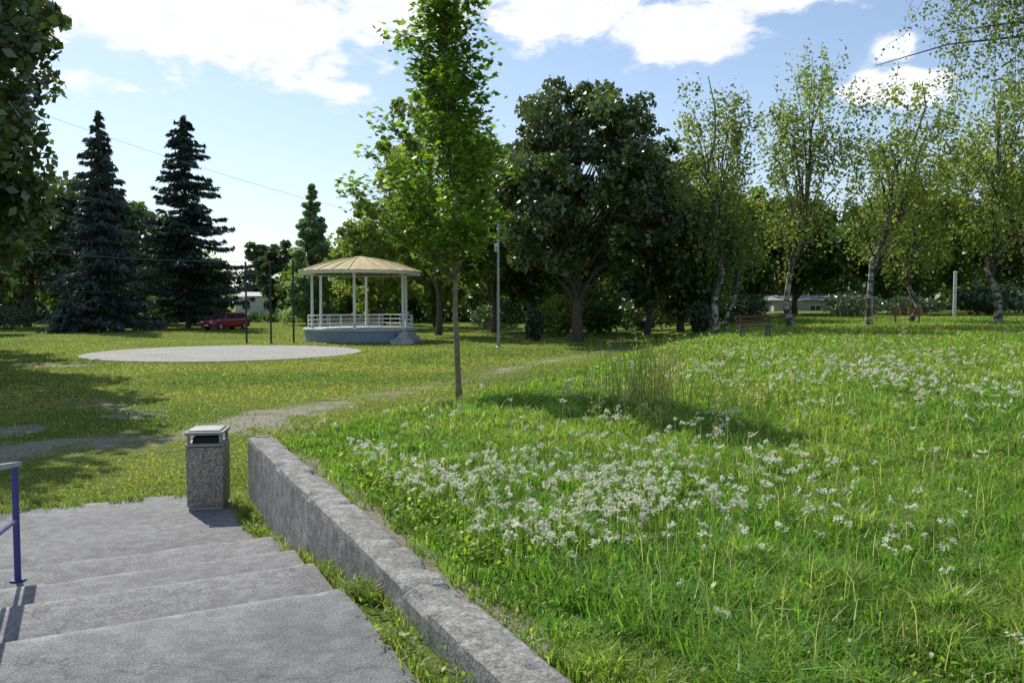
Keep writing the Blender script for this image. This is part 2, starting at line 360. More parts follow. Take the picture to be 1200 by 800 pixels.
c = g1*(1-k)+g2*k; dry = (rg.rand(len(x)) < .01+.09*nz2); c[dry] = g3
c *= (.75+.55*rg.rand(len(x)))[:,None]*(.72+.6*tuft)[:,None]
blades(mb, rg, x, y, zf(x,y), h, wd, c, .8)
x, y, r = polar(rg, 26000, 1.8, 9, -20, 44); s, w = sw(x, y); kk = (s > .7) & (fbm(x,y,1.1,33) > .50); x,y,r = x[kk],y[kk],r[kk]
c = np.array([.14,.27,.04])*(.65+.7*rg.rand(len(x)))[:,None]
blades(mb, rg, x, y, zf(x,y), .13+.17*rg.rand(len(x)), .007+.006*rg.rand(len(x)), c, 1.1)
x, y, r = polar(rg, 1500, 3.5, 30, -10, 40); s, w = sw(x, y); kk = (np.where(w<0, s > .8, .779*s-.678*w > 2)) & (fbm(x,y,3,35) > .5); x,y,r = x[kk],y[kk],r[kk]
blades(mb, rg, x, y, zf(x,y), .22+.20*rg.rand(len(x)), .002+.0007*r, np.array([.46,.43,.25])*(.6+.6*rg.rand(len(x)))[:,None], .35)
mb.build('meadow_grass', [M_grass])
# lawn
mb = MB(); x, y, r = polar(rg, 270000, 7.5, 105, -40, 33)
s, w = sw(x, y); t = .779*s-.678*w
keep = (w > .62-.03*s + .12*(fbm(s,3*np.ones_like(s),.7,85)-.5)) & (t < .3*(.45+.33*np.clip(w,0,34))) & (np.hypot(x-PL[0],y-PL[1]) > PL[2]+.02) & (np.hypot(x-GZ[0],y-GZ[1]) > 3.45)
dd = dirt(x, y) + .34*(fbm(x,y,.7,36)-.5)+.25*(fbm(x,y,.22,38)-.5); keep &= rg.rand(len(x)) > np.clip((dd-.07)*5.0, 0, .90)
x, y, r, s, w = x[keep], y[keep], r[keep], s[keep], w[keep]
nz = fbm(x, y, 3, 44); h = (.02+.07*nz)*(.6+.8*rg.rand(len(x))); wd = np.minimum(.004+.0018*r, .07)*(.6+.6*rg.rand(len(x)))
k = np.clip((fbm(x,y,4,48)-.5)*2.6+.5+.4*(rg.rand(len(x))-.5),0,1)[:,None]
c = (np.array([.13,.205,.042])*(1-k)+np.array([.28,.31,.085])*k)*(.7+.6*rg.rand(len(x)))[:,None]
c[rg.rand(len(x))<.06] = (.38,.34,.19)
blades(mb, rg, x, y, zf(x,y), h, wd, c, .8)
ss_ = np.concatenate([-.10+.07*rg.randn(5000), -.17-9*rg.rand(5000), -.2+.12*rg.randn(2600), -.05-.1*rg.rand(1500)])
ww_ = np.concatenate([-8*rg.rand(5000), np.zeros(5000), -1.6+2.0*rg.rand(2600), -5.5+2*rg.rand(1500)])
ww_[5000:10000] = .60-.03*ss_[5000:10000]+.07*rg.randn(5000)
kk = (ss_ < -.005)&((ss_>-.24)|(ww_>.4)) & (fbm(ss_*3, ww_, .6, 52) > .44) & ~((ss_ < -.10)&(ww_>-4.85)&(ww_<-2.05)); ss_, ww_ = ss_[kk], ww_[kk]
x, y = xy(ss_, ww_); h = .04+.11*rg.rand(len(x))*fbm(x,y,.5,53)*1.6
c = np.array([.19,.27,.06])*(.6+.7*rg.rand(len(x)))[:,None]; c[rg.rand(len(x))<.18] = (.38,.34,.18)
blades(mb, rg, x, y, np.maximum(zf(x,y), -.01), h, .008+.004*rg.rand(len(x)), c, .9)
mb.build('lawn_grass', [M_grass])
# ------------------------------------------------------------------ leaves helper
def unit(rg, n):
    v = rg.randn(n,3); return v/np.linalg.norm(v,axis=1)[:,None]
def rhomb(mb, rg, P, size, col, mat, A=None, asp=.6, up=0):
    n = len(P); 
    if A is None: A = unit(rg, n)
    B = np.cross(A, unit(rg, n) + np.array([0,0,up])); B /= np.linalg.norm(B,axis=1)[:,None]+1e-9
    sz = np.broadcast_to(size, (n,))*(.65+.7*rg.rand(n))
    a = A*sz[:,None]; b_ = B*(sz*asp)[:,None]
    V = np.stack([P-a, P-a*.1+b_, P+a, P-a*.1-b_], 1).reshape(-1,3); i = np.arange(n)*4
    mb.add(V, np.c_[i,i+1,i+2,i+3], np.repeat(col, 4, 0), mat)
def weedplants(mb, rg, cx, cy, n, rad, hh, size, col):
    x = cx+rad*rg.randn(n); y = cy+rad*rg.randn(n); z = zf(x,y)+hh*rg.rand(n)
    c = np.array(col)*(.6+.8*rg.rand(n))[:,None]; rhomb(mb, rg, np.c_[x,y,z], size, c, 0, asp=.55, up=2)
mb = MB(); rg = R0(13)
for i in range(200):
    xx, yy, _ = polar(rg, 1, 2.6, 12, -30, 46); s_, w_ = sw(xx, yy)
    if s_[0] > .5 : weedplants(mb, rg, xx[0], yy[0], 26, .09+.06*rg.rand(), .12+.08*rg.rand(), .020, (.14,.26,.04) if rg.rand()<.6 else (.25,.34,.06))
for i in range(26):
    x_, y_ = xy(.55+.35*rg.rand(), -5.6+3.4*rg.rand()); weedplants(mb, rg, x_, y_, 60, .09, .18, .020, (.27,.36,.05))
for i in range(30):
    x_, y_ = xy(-.12+.04*rg.randn(), [-6.6+1.7*rg.rand(), -1.7+1.8*rg.rand()][rg.randint(2)]); weedplants(mb, rg, x_, y_, 22, .04, .10, .018, (.2,.28,.05))
mb.build('weeds', [M_grass])
# ------------------------------------------------------------------ wildflowers
mb = MB(); rg = R0(17)
FC = [(.1,5.2,.5,300),(.8,5.9,.5,200),(-.45,6.4,.35,140),(.35,3.8,.35,55),(1.7,6.5,.6,80),(2.2,4.9,.35,26),(2.4,3.6,.3,12),(5.1,14,1.3,190),(8,15.7,1.6,220),(4.3,16,1.3,150),(7.2,12.4,1.4,90),(-1.2,7.6,.3,90),(8.3,19.6,2.4,170),(1.2,7.6,1.2,140),(3.5,9,2.5,70),(0,11,1.6,70),(12,20,4,110),(6,25,5,90),(3,6,3,45)]
X=[];Y=[]
for cx,cy,sg,n in FC: X.append(cx+sg*rg.randn(n)); Y.append(cy+sg*1.2*rg.randn(n))
X=np.concatenate(X);Y=np.concatenate(Y); s_,w_=sw(X,Y); t_=.779*s_-.678*w_
k=(np.where(w_<0,s_>.6,t_>.6+.2*np.clip(w_,0,30)))&(fbm(X,Y,.8,99)>.44); X,Y=X[k],Y[k]; n=len(X); D=np.hypot(X,Y)
H=.17+.18*rg.rand(n); Z=zf(X,Y)
blades(mb, rg, X, Y, Z, H, np.full(n,.004)+.0006*D, np.tile([.18,.27,.06],(n,1)), .02, 0)
q = 20
rad=(.014+.030*rg.rand(n)**1.3)*np.clip(.8+D/18,1,1.6)
ang=rg.rand(n,q)*2*np.pi; rr=np.sqrt(rg.rand(n,q))*rad[:,None]
tilt=.35*rg.randn(n,2)
ox=rr*np.cos(ang); oy=rr*np.sin(ang); oz=.008*rg.randn(n,q)+tilt[:,:1]*ox+tilt[:,1:]*oy
PP=np.stack([X[:,None]+ox,Y[:,None]+oy,(Z+H*.97)[:,None]+oz],-1).reshape(-1,3)
A=unit(rg,len(PP)); A[:,2]*=.25
cc=np.array([.84,.84,.66])*(.75+.3*rg.rand(n))[:,None].repeat(q,0).reshape(-1,1)*(.85+.2*rg.rand(len(PP)))[:,None]
rhomb(mb,rg,PP,np.repeat(.0072*np.clip(.8+D/9,1,2.8),q),cc,1,A,.9)
n=40; X,Y,_=polar(rg,n,4,14,-15,40); s_,w_=sw(X,Y); k=s_>1; X,Y=X[k],Y[k]; n=len(X)
PP=np.repeat(np.c_[X,Y,zf(X,Y)+.24],6,0)+.012*rg.randn(n*6,3); cb=np.where((rg.rand(n)<.5)[:,None],[[.25,.25,.62]],[[.6,.5,.05]])
rhomb(mb,rg,PP,.009,np.repeat(cb,6,0),1)
mb.build('wildflowers',[M_grass,M_flower])
# tall dry weeds
mb=MB(); rg=R0(19)
for cx,cy,sp,n,hh in ((2.05,12.0,.36,120,1.15),(3.35,11.2,.35,45,.85),(1.8,10.6,.4,25,.6),(8.2,18.5,.6,30,.8),(15,33,1.5,60,1.3),(5.2,21,.6,25,.8)):
    for i in range(n):
        x_=cx+sp*rg.randn(); y_=cy+sp*rg.randn(); h_=hh*(.35+.7*rg.rand()); z_=float(zf(x_,y_)); l=.16*rg.randn(2)*h_
        c_=np.array([.50,.44,.26]) if rg.rand()<.5 else np.array([.28,.35,.09])
        mb.tube([(x_,y_,z_),(x_+l[0]*.4,y_+l[1]*.4,z_+h_*.5),(x_+l[0],y_+l[1],z_+h_)],[.006,.005,.003],3,c_,0,False)
        k=16; tt=.25+.75*rg.rand(k); Pp=np.c_[x_+l[0]*tt,y_+l[1]*tt,z_+h_*tt]+.025*rg.randn(k,3)
        rhomb(mb,rg,Pp,.021,np.tile(c_*1.1 if rg.rand()<.7 else np.array([.55,.5,.10]),(k,1)),0,asp=.4)
mb.build('tall_dry_weeds',[M_grass])
# ------------------------------------------------------------------ trees
def wob(rg,p0,p1,n,amp):
    t=np.linspace(0,1,n)[:,None]; P=np.array(p0)*(1-t)+np.array(p1)*t
    d=rg.randn(n,3)*amp; d[0]=0; d[-1]*=.3; return P+d
def decid(name,x,y,h,R,base,col,seed,ncl=110,nl=160,ls=.2,tr=.22,lean=(0,0),hang=0,clr=.24,mat=M_leaf,barkc=(.09,.075,.06),barkm=None,limbs=34,shell=.55,flat=.75,cone=False,var=.35):
    rg=R0(seed); mb=MB(); z0=float(zf(x,y)); lx,ly=lean
    top=np.array([x+lx,y+ly,z0+h*.93]); b0=np.array([x,y,z0-.1])
    TP=wob(rg,b0,top,9,.018*h); TP[1]=b0+(TP[1]-b0)*.9
    tt=np.linspace(0,1,9); rad=tr*(1-tt)**.8+.02; rad[0]*=1.35
    mb.tube(TP,rad,9,barkc,0,False)
    cz=(base+h)/2; rz=(h-base)/2
    d=unit(rg,ncl); f=shell+(1-shell)*rg.rand(ncl)**.6
    bump=.68+.6*vnoise(np.arctan2(d[:,1],d[:,0])*2+seed,d[:,2]*3,.7,seed%50)
    if cone:
        u_=rg.rand(ncl)**1.25; az_=rg.rand(ncl)*2*np.pi; rr_=R*(1-u_)**.8*np.sqrt(rg.rand(ncl))*(.75+.5*rg.rand(ncl)); ax=base+(h-base)*u_
        C=np.c_[x+rr_*np.cos(az_),y+rr_*np.sin(az_),z0+ax]; cr=clr*R*(.5+.8*(1-u_))
    else:
        ax=cz+d[:,2]*f*rz*(.85+.3*rg.rand(ncl)); hh_=np.clip(ax/h,0,1)
        C=np.c_[x+lx*hh_+d[:,0]*f*R*bump, y+ly*hh_+d[:,1]*f*R*bump, z0+np.minimum(ax,h-clr*R*.4)]
        cr=clr*R*(.6+.8*rg.rand(ncl))
    for i in range(min(limbs,ncl)):
        e=C[i]; sf=np.clip((e[2]-z0)/h*.75-.08*rg.rand()-.05,base/h*.7,.85); k=sf*8; j=int(k); st=TP[j]*(1-(k-j))+TP[min(j+1,8)]*(k-j)
        mid=(st+e)/2+np.array([0,0,.12*np.linalg.norm(e-st)])+.05*rg.randn(3)*R*.4
        r0=max(.03,rad[j]*.45); mb.tube([st,(st*.6+mid*.4),mid,(mid+e)/2+.03*rg.randn(3)*R,e],[r0,r0*.8,r0*.55,r0*.32,.012],5,barkc if hang==0 else (.12,.10,.085),0,False)
    idx=np.repeat(np.arange(ncl),nl); u=unit(rg,len(idx))*(rg.rand(len(idx))**.45)[:,None]
    P=C[idx]+u*cr[idx][:,None]*np.array([1,1,flat])
    if hang:
        ns_=9; strand=rg.randint(0,ns_,len(idx)); so=rg.randn(ncl,ns_,2)*(cr*.80)[:,None,None]; sl_=.25+.9*rg.rand(ncl,ns_)
        P[:,:2]=C[idx][:,:2]+so[idx,strand]+.11*rg.randn(len(idx),2); P[:,2]=C[idx][:,2]+.5*cr[idx]*rg.randn(len(idx))-hang*(rg.rand(len(idx))**1.1)*sl_[idx,strand]
        kz=P[:,2]>z0+base*.6; P=P[kz]; idx=idx[kz]
    sh=(1-var+2*var*rg.rand(ncl))[idx]*(.8+.4*rg.rand(len(idx)))
    c=np.array(col)[None,:]*sh[:,None]; yl=rg.rand(len(idx))<.05; c[yl]*=np.array([1.7,1.35,.9])
    rhomb(mb,rg,P,ls,c,1,up=.6)
    return mb.build(name,[barkm or M_bark,mat])
G_dark=(.060,.096,.028); G_mid=(.10,.15,.038); G_lit=(.19,.24,.06); G_birch=(.18,.22,.065)
decid('maple_tree',-20.4,27,17.5,5.0,2.0,G_dark,101,180,150,.18,.30,mat=M_dark,clr=.2)
decid('maple_tree',-18.4,21,17,5.0,4.5,G_dark,99,140,130,.18,.33,mat=M_dark)
decid('maple_tree',-28,36,13,5.5,1.6,G_dark,102,130,130,.22,.33,mat=M_dark)
decid('horse_chestnut_tree',3.9,47.5,15.0,5.5,3.2,(.062,.092,.026),103,270,115,.18,.27,mat=M_dark,clr=.155,shell=.45,limbs=60,var=.45)
decid('linden_tree',9.2,55,13.2,4.3,2.6,(.058,.09,.024),104,150,120,.21,.22,mat=M_dark,clr=.2)
decid('linden_tree',13,62,11.0,4.0,1.5,(.085,.13,.034),105,110,120,.24,.24,mat=M_dark)
decid('linden_tree',-5.3,58,17.4,3.9,4.4,(.16,.21,.05),106,130,110,.18,.20,lean=(-.5,0),flat=.9,clr=.19)
decid('linden_tree',-1.4,62,15,4.0,3,(.11,.16,.04),107,140,110,.2,.2,clr=.2)
decid('linden_tree',1.6,66,13,4.2,2,G_dark,108,100,110,.25,.24,mat=M_dark)
decid('poplar_tree',-11.6,72,11.6,4.0,1.5,G_lit,109,120,90,.2,.2,clr=.19)
decid('poplar_tree',-7.4,78,13,4.2,1.5,(.15,.20,.05),110,120,90,.22,.2,clr=.19)
decid('poplar_tree',-15.5,86,10.5,3.2,1,G_mid,111,80,110,.25,.2)
decid('walnut_tree',-43.0,141,13.2,3.8,1.2,G_dark,112,70,120,.35,.2,mat=M_dark)
decid('oak_tree',-47,78,16,5.5,3,G_dark,113,120,130,.27,.3,mat=M_dark)
decid('oak_tree',-41,88,13,5,3,(.06,.11,.028),114,100,120,.28,.3,mat=M_dark)
decid('oak_tree',-40.5,60,7.5,3.3,2.2,G_dark,115,70,120,.2,.2,mat=M_dark)
# birches
BK=dict(barkm=M_birch,barkc=(.40,.38,.34),mat=M_leaf,hang=1.4,shell=.25,var=.35,flat=1,limbs=26)
decid('birch_tree',10.7,42,14.2,2.3,3.6,G_birch,121,62,105,.10,.13,lean=(-.35,0),**BK)
decid('birch_tree',15.0,43,14.8,2.8,3.8,G_birch,122,76,110,.10,.15,lean=(1.3,0),**BK)
decid('birch_tree',19.1,43,13.8,3.0,3.6,(.19,.235,.065),123,76,110,.10,.15,lean=(2.6,0),**BK)
decid('birch_tree',24.2,49,10.4,2.8,3.0,(.15,.195,.055),124,62,110,.11,.14,lean=(.3,0),**BK)
decid('birch_tree',27.8,46,14.6,3.3,3.0,G_birch,125,95,120,.11,.18,lean=(-.2,0),**BK)
decid('birch_tree',14.2,57,12.2,2.8,2.8,(.13,.175,.048),126,70,105,.13,.16,**BK)
decid('birch_tree',11.4,42.8,8.0,1.6,3.0,(.13,.18,.048),127,26,90,.10,.09,lean=(.7,0),**BK)
decid('birch_tree',32.5,40,11,2.6,2.2,G_birch,128,70,110,.10,.17,**BK)
for i,(x_,y_,h_,R_,c_) in enumerate([(19,70,11.5,4.0,(.075,.12,.03)),(26,74,10.5,4.2,(.065,.11,.028)),(32,68,10.0,3.8,(.08,.125,.03)),(39,76,11.5,4.4,(.085,.135,.032)),(46,72,12,4.4,(.075,.12,.03)),(53,80,14,5,G_mid),(17,82,12,4.5,(.06,.10,.026))]):
    decid('linden_tree',x_,y_,h_,R_,1.8,c_,140+i,95,110,.25,.22)
# near birch at the right whose hanging twigs enter the frame
rg=R0(77); mb=MB(); bx0,by0=9.0,10.2; z0=float(zf(bx0,by0))
TP=wob(rg,(bx0,by0,z0-.1),(bx0-.5,by0,z0+11),9,.07); mb.tube(TP,[.2,.17,.155,.14,.12,.1,.075,.05,.02],10,(.42,.41,.38),0,False)
for i in range(56):
    lft=i<30
    az=np.pi+(rg.rand()-.5)*1.3 if lft else rg.rand()*2*np.pi
    L=(1.8+2.1*rg.rand()) if lft else 1.8+1.8*rg.rand()
    zst=4.3+2.2*rg.rand() if lft else 4.8+5*rg.rand()
    k=np.clip(zst/11*8,0,7.9); j=int(k); st=TP[j]*(1-(k-j))+TP[j+1]*(k-j)
    e=st+np.array([math.cos(az)*L,math.sin(az)*L,.5+.25*L*rg.rand()]); mid=(st+e)/2+np.array([0,0,.35])
    pts=np.array([st,(st+mid)/2,mid,(mid+e)/2+[0,0,.1],e]); mb.tube(pts,[.04,.03,.02,.012,.005],5,(.10,.08,.07),0,False)
    for q_ in range(22 if lft else 12):
        f=.3+.7*rg.rand(); kk=f*4; a_=int(min(kk,3)); p=pts[a_]*(1-(kk-a_))+pts[a_+1]*(kk-a_)+.18*rg.randn(3)
        ln=.3+1.05*rg.rand()**1.4; dx=.25*rg.randn(2); mb.tube([p,p+[dx[0]*.6,dx[1]*.6,-ln*.35],p+[dx[0],dx[1],-ln]],[.004,.003,.0015],3,(.06,.04,.03),0,False)
        nn=int(48*ln); t_=rg.rand(nn); Pn=p+np.c_[dx[0]*t_,dx[1]*t_,-ln*t_]+.07*rg.randn(nn,3)
        A=unit(rg,nn); A[:,2]-=.6; A/=np.linalg.norm(A,axis=1)[:,None]
        rhomb(mb,rg,Pn,.026,np.array([.15,.20,.055])*(.6+.7*rg.rand(nn))[:,None],1,A,.65)
mb.build('birch_tree',[M_birch,M_leaf])
# young maple
rg=R0(55); mb=MB(); x0,y0=-.98,14.9; z0=float(zf(x0,y0))
TP=wob(rg,(x0,y0,z0-.05),(x0-.25,y0,8.0),12,.02); mb.tube(TP,np.linspace(.062,.008,12)*np.r_[1.25,np.ones(11)],10,(.22,.17,.11),0,False)
def trunkpt(z): 
    f=np.clip((z-z0)/(8.0-z0),0,1)*11; j=int(min(f,10)); return TP[j]*(1-(f-j))+TP[j+1]*(f-j)
LP=[]
def prof_m(z):
    return np.interp(z,[3.3,3.7,4.3,5.0,5.6,6.1,6.6,7.2,7.7,8.2],[.6,1.1,1.5,1.5,1.1,.55,.85,.78,.5,.12])
for i in range(70):
    z_=3.35+4.65*(i/69.)**.95; az=i*2.4+.7*rg.randn(); L=prof_m(z_)*(.55+.65*rg.rand()); 
    if math.cos(az)<-.5 and 4.0<z_<5.6: L*=1.28
    if math.cos(az)>.4: L*=.76
    st=trunkpt(max(z_-.7*L-.2,2.75)); e=np.array([trunkpt(z_)[0]+math.cos(az)*L,y0+math.sin(az)*L,z_+.15])
    mid=(st+e)/2+[0,0,-.08*L]+.05*rg.randn(3); pts=np.array([st,(st+mid)/2,mid,(mid+e)/2,e]); mb.tube(pts,[.02,.016,.012,.008,.003],5,(.13,.11,.07),0,False)
    nt_=int(5+9*L)
    for q_ in range(nt_):
        f=.3+.73*rg.rand()**.8; kk=min(f*4,3.999); a_=int(kk); p=pts[a_]*(1-(kk-a_))+pts[a_+1]*(kk-a_)
        te=p+np.array([rg.randn()*.18,rg.randn()*.18,.0+.16*rg.rand()]); mb.tube([p,te],[.004,.002],3,(.13,.11,.07),0,False)
        m_=10; LP.append(te+rg.randn(m_,3)*[.12,.12,.08])
LP=np.vstack(LP); n=len(LP)
lob=np.array([(0,-.35),(.22,-.38),(.62,-.22),(.42,0),(.78,.34),(.30,.30),(0,.95),(-.30,.30),(-.78,.34),(-.42,0),(-.62,-.22),(-.22,-.38)])
Nn=unit(rg,n)*.7+[0,0,1]; Nn/=np.linalg.norm(Nn,axis=1)[:,None]; A=np.cross(Nn,unit(rg,n)); A/=np.linalg.norm(A,axis=1)[:,None]; B=np.cross(Nn,A)
sz=.066+.045*rg.rand(n); V=LP[:,None,:]+sz[:,None,None]*(lob[None,:,0:1]*A[:,None,:]+lob[None,:,1:2]*B[:,None,:])
c=np.array([.115,.20,.028])*(.55+.9*rg.rand(n))[:,None]; yl=rg.rand(n)<.12; c[yl]=np.array([.22,.31,.04])
mb.add(V.reshape(-1,3),np.arange(n*12).reshape(n,12),np.repeat(c,12,0),1)
mb.build('young_maple_tree',[M_bark,leafmat('maple_leaf',.5,.05,(1.12,1.15,.45))])
# conifers
def spruce(name,x,y,h,R,base,col,seed,step=.42,dens=1.0,droop=.22,pw=.85,ll=.26,irr=.5):
    rg=R0(seed); mb=MB(); z0=float(zf(x,y)); mb.tube(wob(rg,(x,y,z0-.1),(x,y,z0+h),8,.03),np.linspace(.26,.015,8),8,(.10,.08,.065),0,False)
    PP=[];AA=[];CC=[]; z=base
    while z<h-.1:
        f=(z-base)/(h-base); L0=R*(1-f)**pw*(min(1,.72+f*4)); nb=rg.randint(6,10)
        for b_ in range(nb):
            az=rg.rand()*2*np.pi; lobe=1-irr*.5+irr*float(vnoise(az*1.3+seed,z,1.4,seed%40)); L=max(.15,L0*lobe*(.55+.6*rg.rand())); d=np.array([math.cos(az),math.sin(az),0])
            zz=z+.25*rg.randn(); dr=droop*(1.2-f*.9)*(.6+.8*rg.rand())
            tt=np.linspace(0,1,5); br=np.array([x,y,z0+zz])+d*L*tt[:,None]+np.c_[0*tt,0*tt,-dr*L*tt+.22*L*tt**3*dr*3]
            if L>1: mb.tube(br,[.035,.028,.02,.012,.006],3,(.07,.055,.045),0,False)
            k=int((6+L*26)*dens); t_=rg.rand(k)**.75; P=np.array([x,y,z0+zz])+d*(L*t_)[:,None]+np.c_[0*t_,0*t_,-dr*L*t_+.66*L*dr*t_**3]
            side=np.array([-d[1],d[0],0]); so=rg.randn(k)*.24*L*(1.05-t_)*.8; P+=side*so[:,None]; P[:,2]-=.25*rg.rand(k)*(.3+.7*t_)+.15*np.abs(so)
            a=d*.7+side*(np.sign(so)*.6)[:,None]+np.c_[0*t_,0*t_,-.35-.6*rg.rand(k)]; a+=.25*rg.randn(k,3); a/=np.linalg.norm(a,axis=1)[:,None]
            PP.append(P);AA.append(a);CC.append(np.tile(np.array(col)*(.6+.8*rg.rand()),(k,1))*(.75+.5*rg.rand(k))[:,None])
        z+=step*(.7+.6*rg.rand())*(1-.35*f)
    P=np.vstack(PP); rhomb(mb,rg,P,ll,np.vstack(CC),1,np.vstack(AA),.3)
    return mb.build(name,[M_bark,M_needle])
spruce('spruce_tree',-33.6,66,17.9,5.0,.6,(.066,.086,.078),201,dens=1.1,step=.48)
spruce('spruce_tree',-29.8,74,19.3,5.8,2.6,(.038,.062,.042),202,dens=1.05,droop=.3,pw=.7,step=.52,irr=.7)
spruce('spruce_tree',-34.5,86,12.5,3.4,.6,(.03,.055,.034),203)
decid('linden_tree',-30.5,108,10.5,3.2,1,(.06,.10,.026),204,70,120,.28,.2,mat=M_dark)
decid('larch_tree',-21.0,85,14.6,3.3,.6,(.19,.27,.15),205,190,130,.16,.2,clr=.19,cone=True,var=.25)
spruce('juniper_shrub',-34.6,62.5,2.2,1.9,.05,(.08,.12,.105),206,step=.16,dens=1.6,droop=-.2,pw=.5,ll=.14)
def shrub(name,x,y,h,R,col,seed,mat=M_dark,ls=.1):
    rg=R0(seed); mb=MB(); z0=float(zf(x,y)); n=int(2600)
    for k in range(6): mb.tube([(x,y,z0-.05),(x+R*.5*rg.randn()*.5,y+R*.5*rg.randn()*.5,z0+h*.7)],[.03,.01],4,(.08,.06,.05),0,False)
    u=unit(rg,n); az=np.arctan2(u[:,1],u[:,0]); bm=.7+.45*vnoise(az*3+seed,u[:,2]*4,1,7); f=(.6+.45*rg.rand(n))*bm
    P=np.c_[x+u[:,0]*R*f,y+u[:,1]*R*f,z0+h*.5+u[:,2]*h*.5*f]; P=P[P[:,2]>z0]
    c=np.array(col)*(.6+.8*rg.rand(len(P)))[:,None]*(.6+.7*vnoise(P[:,0],P[:,2],.4,8))[:,None]
    rhomb(mb,rg,P,ls,c,1); return mb.build(name,[M_bark,mat])
shrub('cypress_shrub',1.35,49,2.0,.62,(.04,.075,.028),301); shrub('cypress_shrub',11.7,50,2.0,.62,(.04,.075,.028),302)
shrub('round_shrub',3.3,56,2.9,1.7,(.17,.23,.05),303,M_leaf,.13); shrub('round_shrub',6.5,60,2.6,2,(.09,.15,.035),304,M_leaf,.14)
shrub('juniper_shrub',25.5,60,1.9,2.4,(.055,.09,.045),305); shrub('juniper_shrub',31,62,1.6,2.2,(.055,.095,.04),306)
shrub('round_shrub',-44,70,2.2,2.6,(.04,.07,.025),307); shrub('round_shrub',-1.2,64,2.4,2.4,(.055,.1,.03),308)
shrub('round_shrub',18,66,2.6,2.8,(.06,.10,.03),309,ls=.16); shrub('round_shrub',11,68,2.6,3,(.06,.10,.03),310,ls=.16); shrub('round_shrub',38,64,2.4,2.8,(.06,.10,.03),311,ls=.16)
# distant tree belt
rg=R0(401); mb=MB()
def hp(x): return np.interp(x,[-130,-60,-45,-38,-24,-16,0,20,60,140],[15,15,12,7,7,10,13,12,14,16])
for row,(yy,nT) in enumerate(((100,44),(112,44),(126,40))):
    for i in range(nT):
        x_=-125+270*(i+rg.rand())/nT; y_=yy+4*rg.randn(); h_=hp(x_*95/yy)*(.7+.4*rg.rand())*yy/98; R_=2.8+2.2*rg.rand()
        if abs(x_/y_+.318)<.045: continue
        mb.tube([(x_,y_,-.2),(x_,y_,h_*.7)],[.25,.08],5,(.07,.06,.05),0,False)
        n=1500; u=unit(rg,n); f=(.55+.5*rg.rand(n))*(.72+.5*vnoise(np.arctan2(u[:,1],u[:,0])*2+i,u[:,2]*3,.8,row+3))
        P=np.c_[x_+u[:,0]*R_*f*1.15,y_+u[:,1]*R_*f,.6+h_*.5+u[:,2]*h_*.52*f]; P=P[P[:,2]>.1]
        base=np.array([G_dark,G_mid,(.07,.125,.032),(.12,.18,.045)][rg.randint(4)])
        c=base*(.7+.6*vnoise(P[:,0],P[:,2],1.3,9))[:,None]*(.8+.4*rg.rand(len(P)))[:,None]; rhomb(mb,rg,P,.42,c,1)
n=30000; X=-140+300*rg.rand(n); Yq=96+6*rg.rand(n); Zq=3.6*rg.rand(n)**1.2*(.5+.8*vnoise(X,Yq,6,14)); k=(X<-35)|(X>-28)|(Zq<1.0); P=np.c_[X,Yq,Zq][k]
rhomb(mb,rg,P,.4,np.array([.065,.11,.035])*(.6+.8*rg.rand(len(P)))[:,None],1)
mb.build('distant_trees',[M_bark,M_leaf])
# ------------------------------------------------------------------ round plaza
mb=MB(); n=96; th=np.arange(n)*2*np.pi/n; V=[]
for rr_,z_ in ((0.01,.045),(2,.045),(4,.043),(6.02,.04),(6.1,.03),(6.1,-.05)):
    V.append(np.c_[PL[0]+rr_*np.cos(th)*(1+.003*np.sin(7*th)),PL[1]+rr_*np.sin(th),np.full(n,z_)])
mb.add(np.vstack(V),[[i*n+j,i*n+(j+1)%n,(i+1)*n+(j+1)%n,(i+1)*n+j][::-1] for i in range(5) for j in range(n)])
mb.build('round_concrete_plaza',[M_plaza])
# ------------------------------------------------------------------ gazebo
gz=empty('gazebo',(GZ[0],GZ[1],0)); WH=(.74,.76,.74)
m=MB(); m.lathe([(3.4,-.1),(3.4,.66)],(0,0,0),72,(.26,.32,.41)); m.build('base_drum',[M_plain],gz)
m=MB(); m.lathe([(3.4,.655),(3.5,.66),(3.5,.76),(3.44,.78),(.01,.78)],(0,0,0),72,(.5,.52,.53)); m.build('deck',[M_plain],gz)
m=MB()
for k in range(6):
    a_=math.radians(-90+60*k+4); m.lathe([(.14,.78),(.14,.84),(.085,.86),(.085,3.98),(.13,4.0),(.13,4.06)],(3.12*math.cos(a_),3.12*math.sin(a_),0),14,WH,sm=True)
m.build('columns',[M_paint],gz)
m=MB()
for k in range(24):
    if k in (21,22): continue
    a_=math.radians(15*k+4); m.tube([(3.2*math.cos(a_),3.2*math.sin(a_),.78),(3.2*math.cos(a_),3.2*math.sin(a_),1.55)],.022,6,WH)
for z_ in (1.02,1.28,1.55):
    aa=np.radians(np.arange(-26.0,304.1,5)); m.tube(np.c_[3.2*np.cos(aa),3.2*np.sin(aa),np.full(len(aa),z_)],.024,6,WH)
m.build('railing',[M_paint],gz)
m=MB(); m.lathe([(3.3,4.06),(3.72,4.06),(3.72,4.24),(3.66,4.26)],(0,0,0),72,(.7,.7,.64))
m.lathe([(3.0,4.06),(3.3,4.06)],(0,0,0),72,(.5,.5,.45))
m.build('fascia',[M_paint],gz)
m=MB(); n=24; V=[];F=[]
pr=[(3.78,4.22),(2.6,4.62),(1.4,4.93),(.55,5.06),(.30,5.16),(.02,5.20)]
for (r_,z_) in pr:
    for j in range(n*2):
        a_=2*np.pi*j/(n*2); V.append((r_*math.cos(a_),r_*math.sin(a_),z_+(.035 if j%2 else 0)*min(1,r_)))
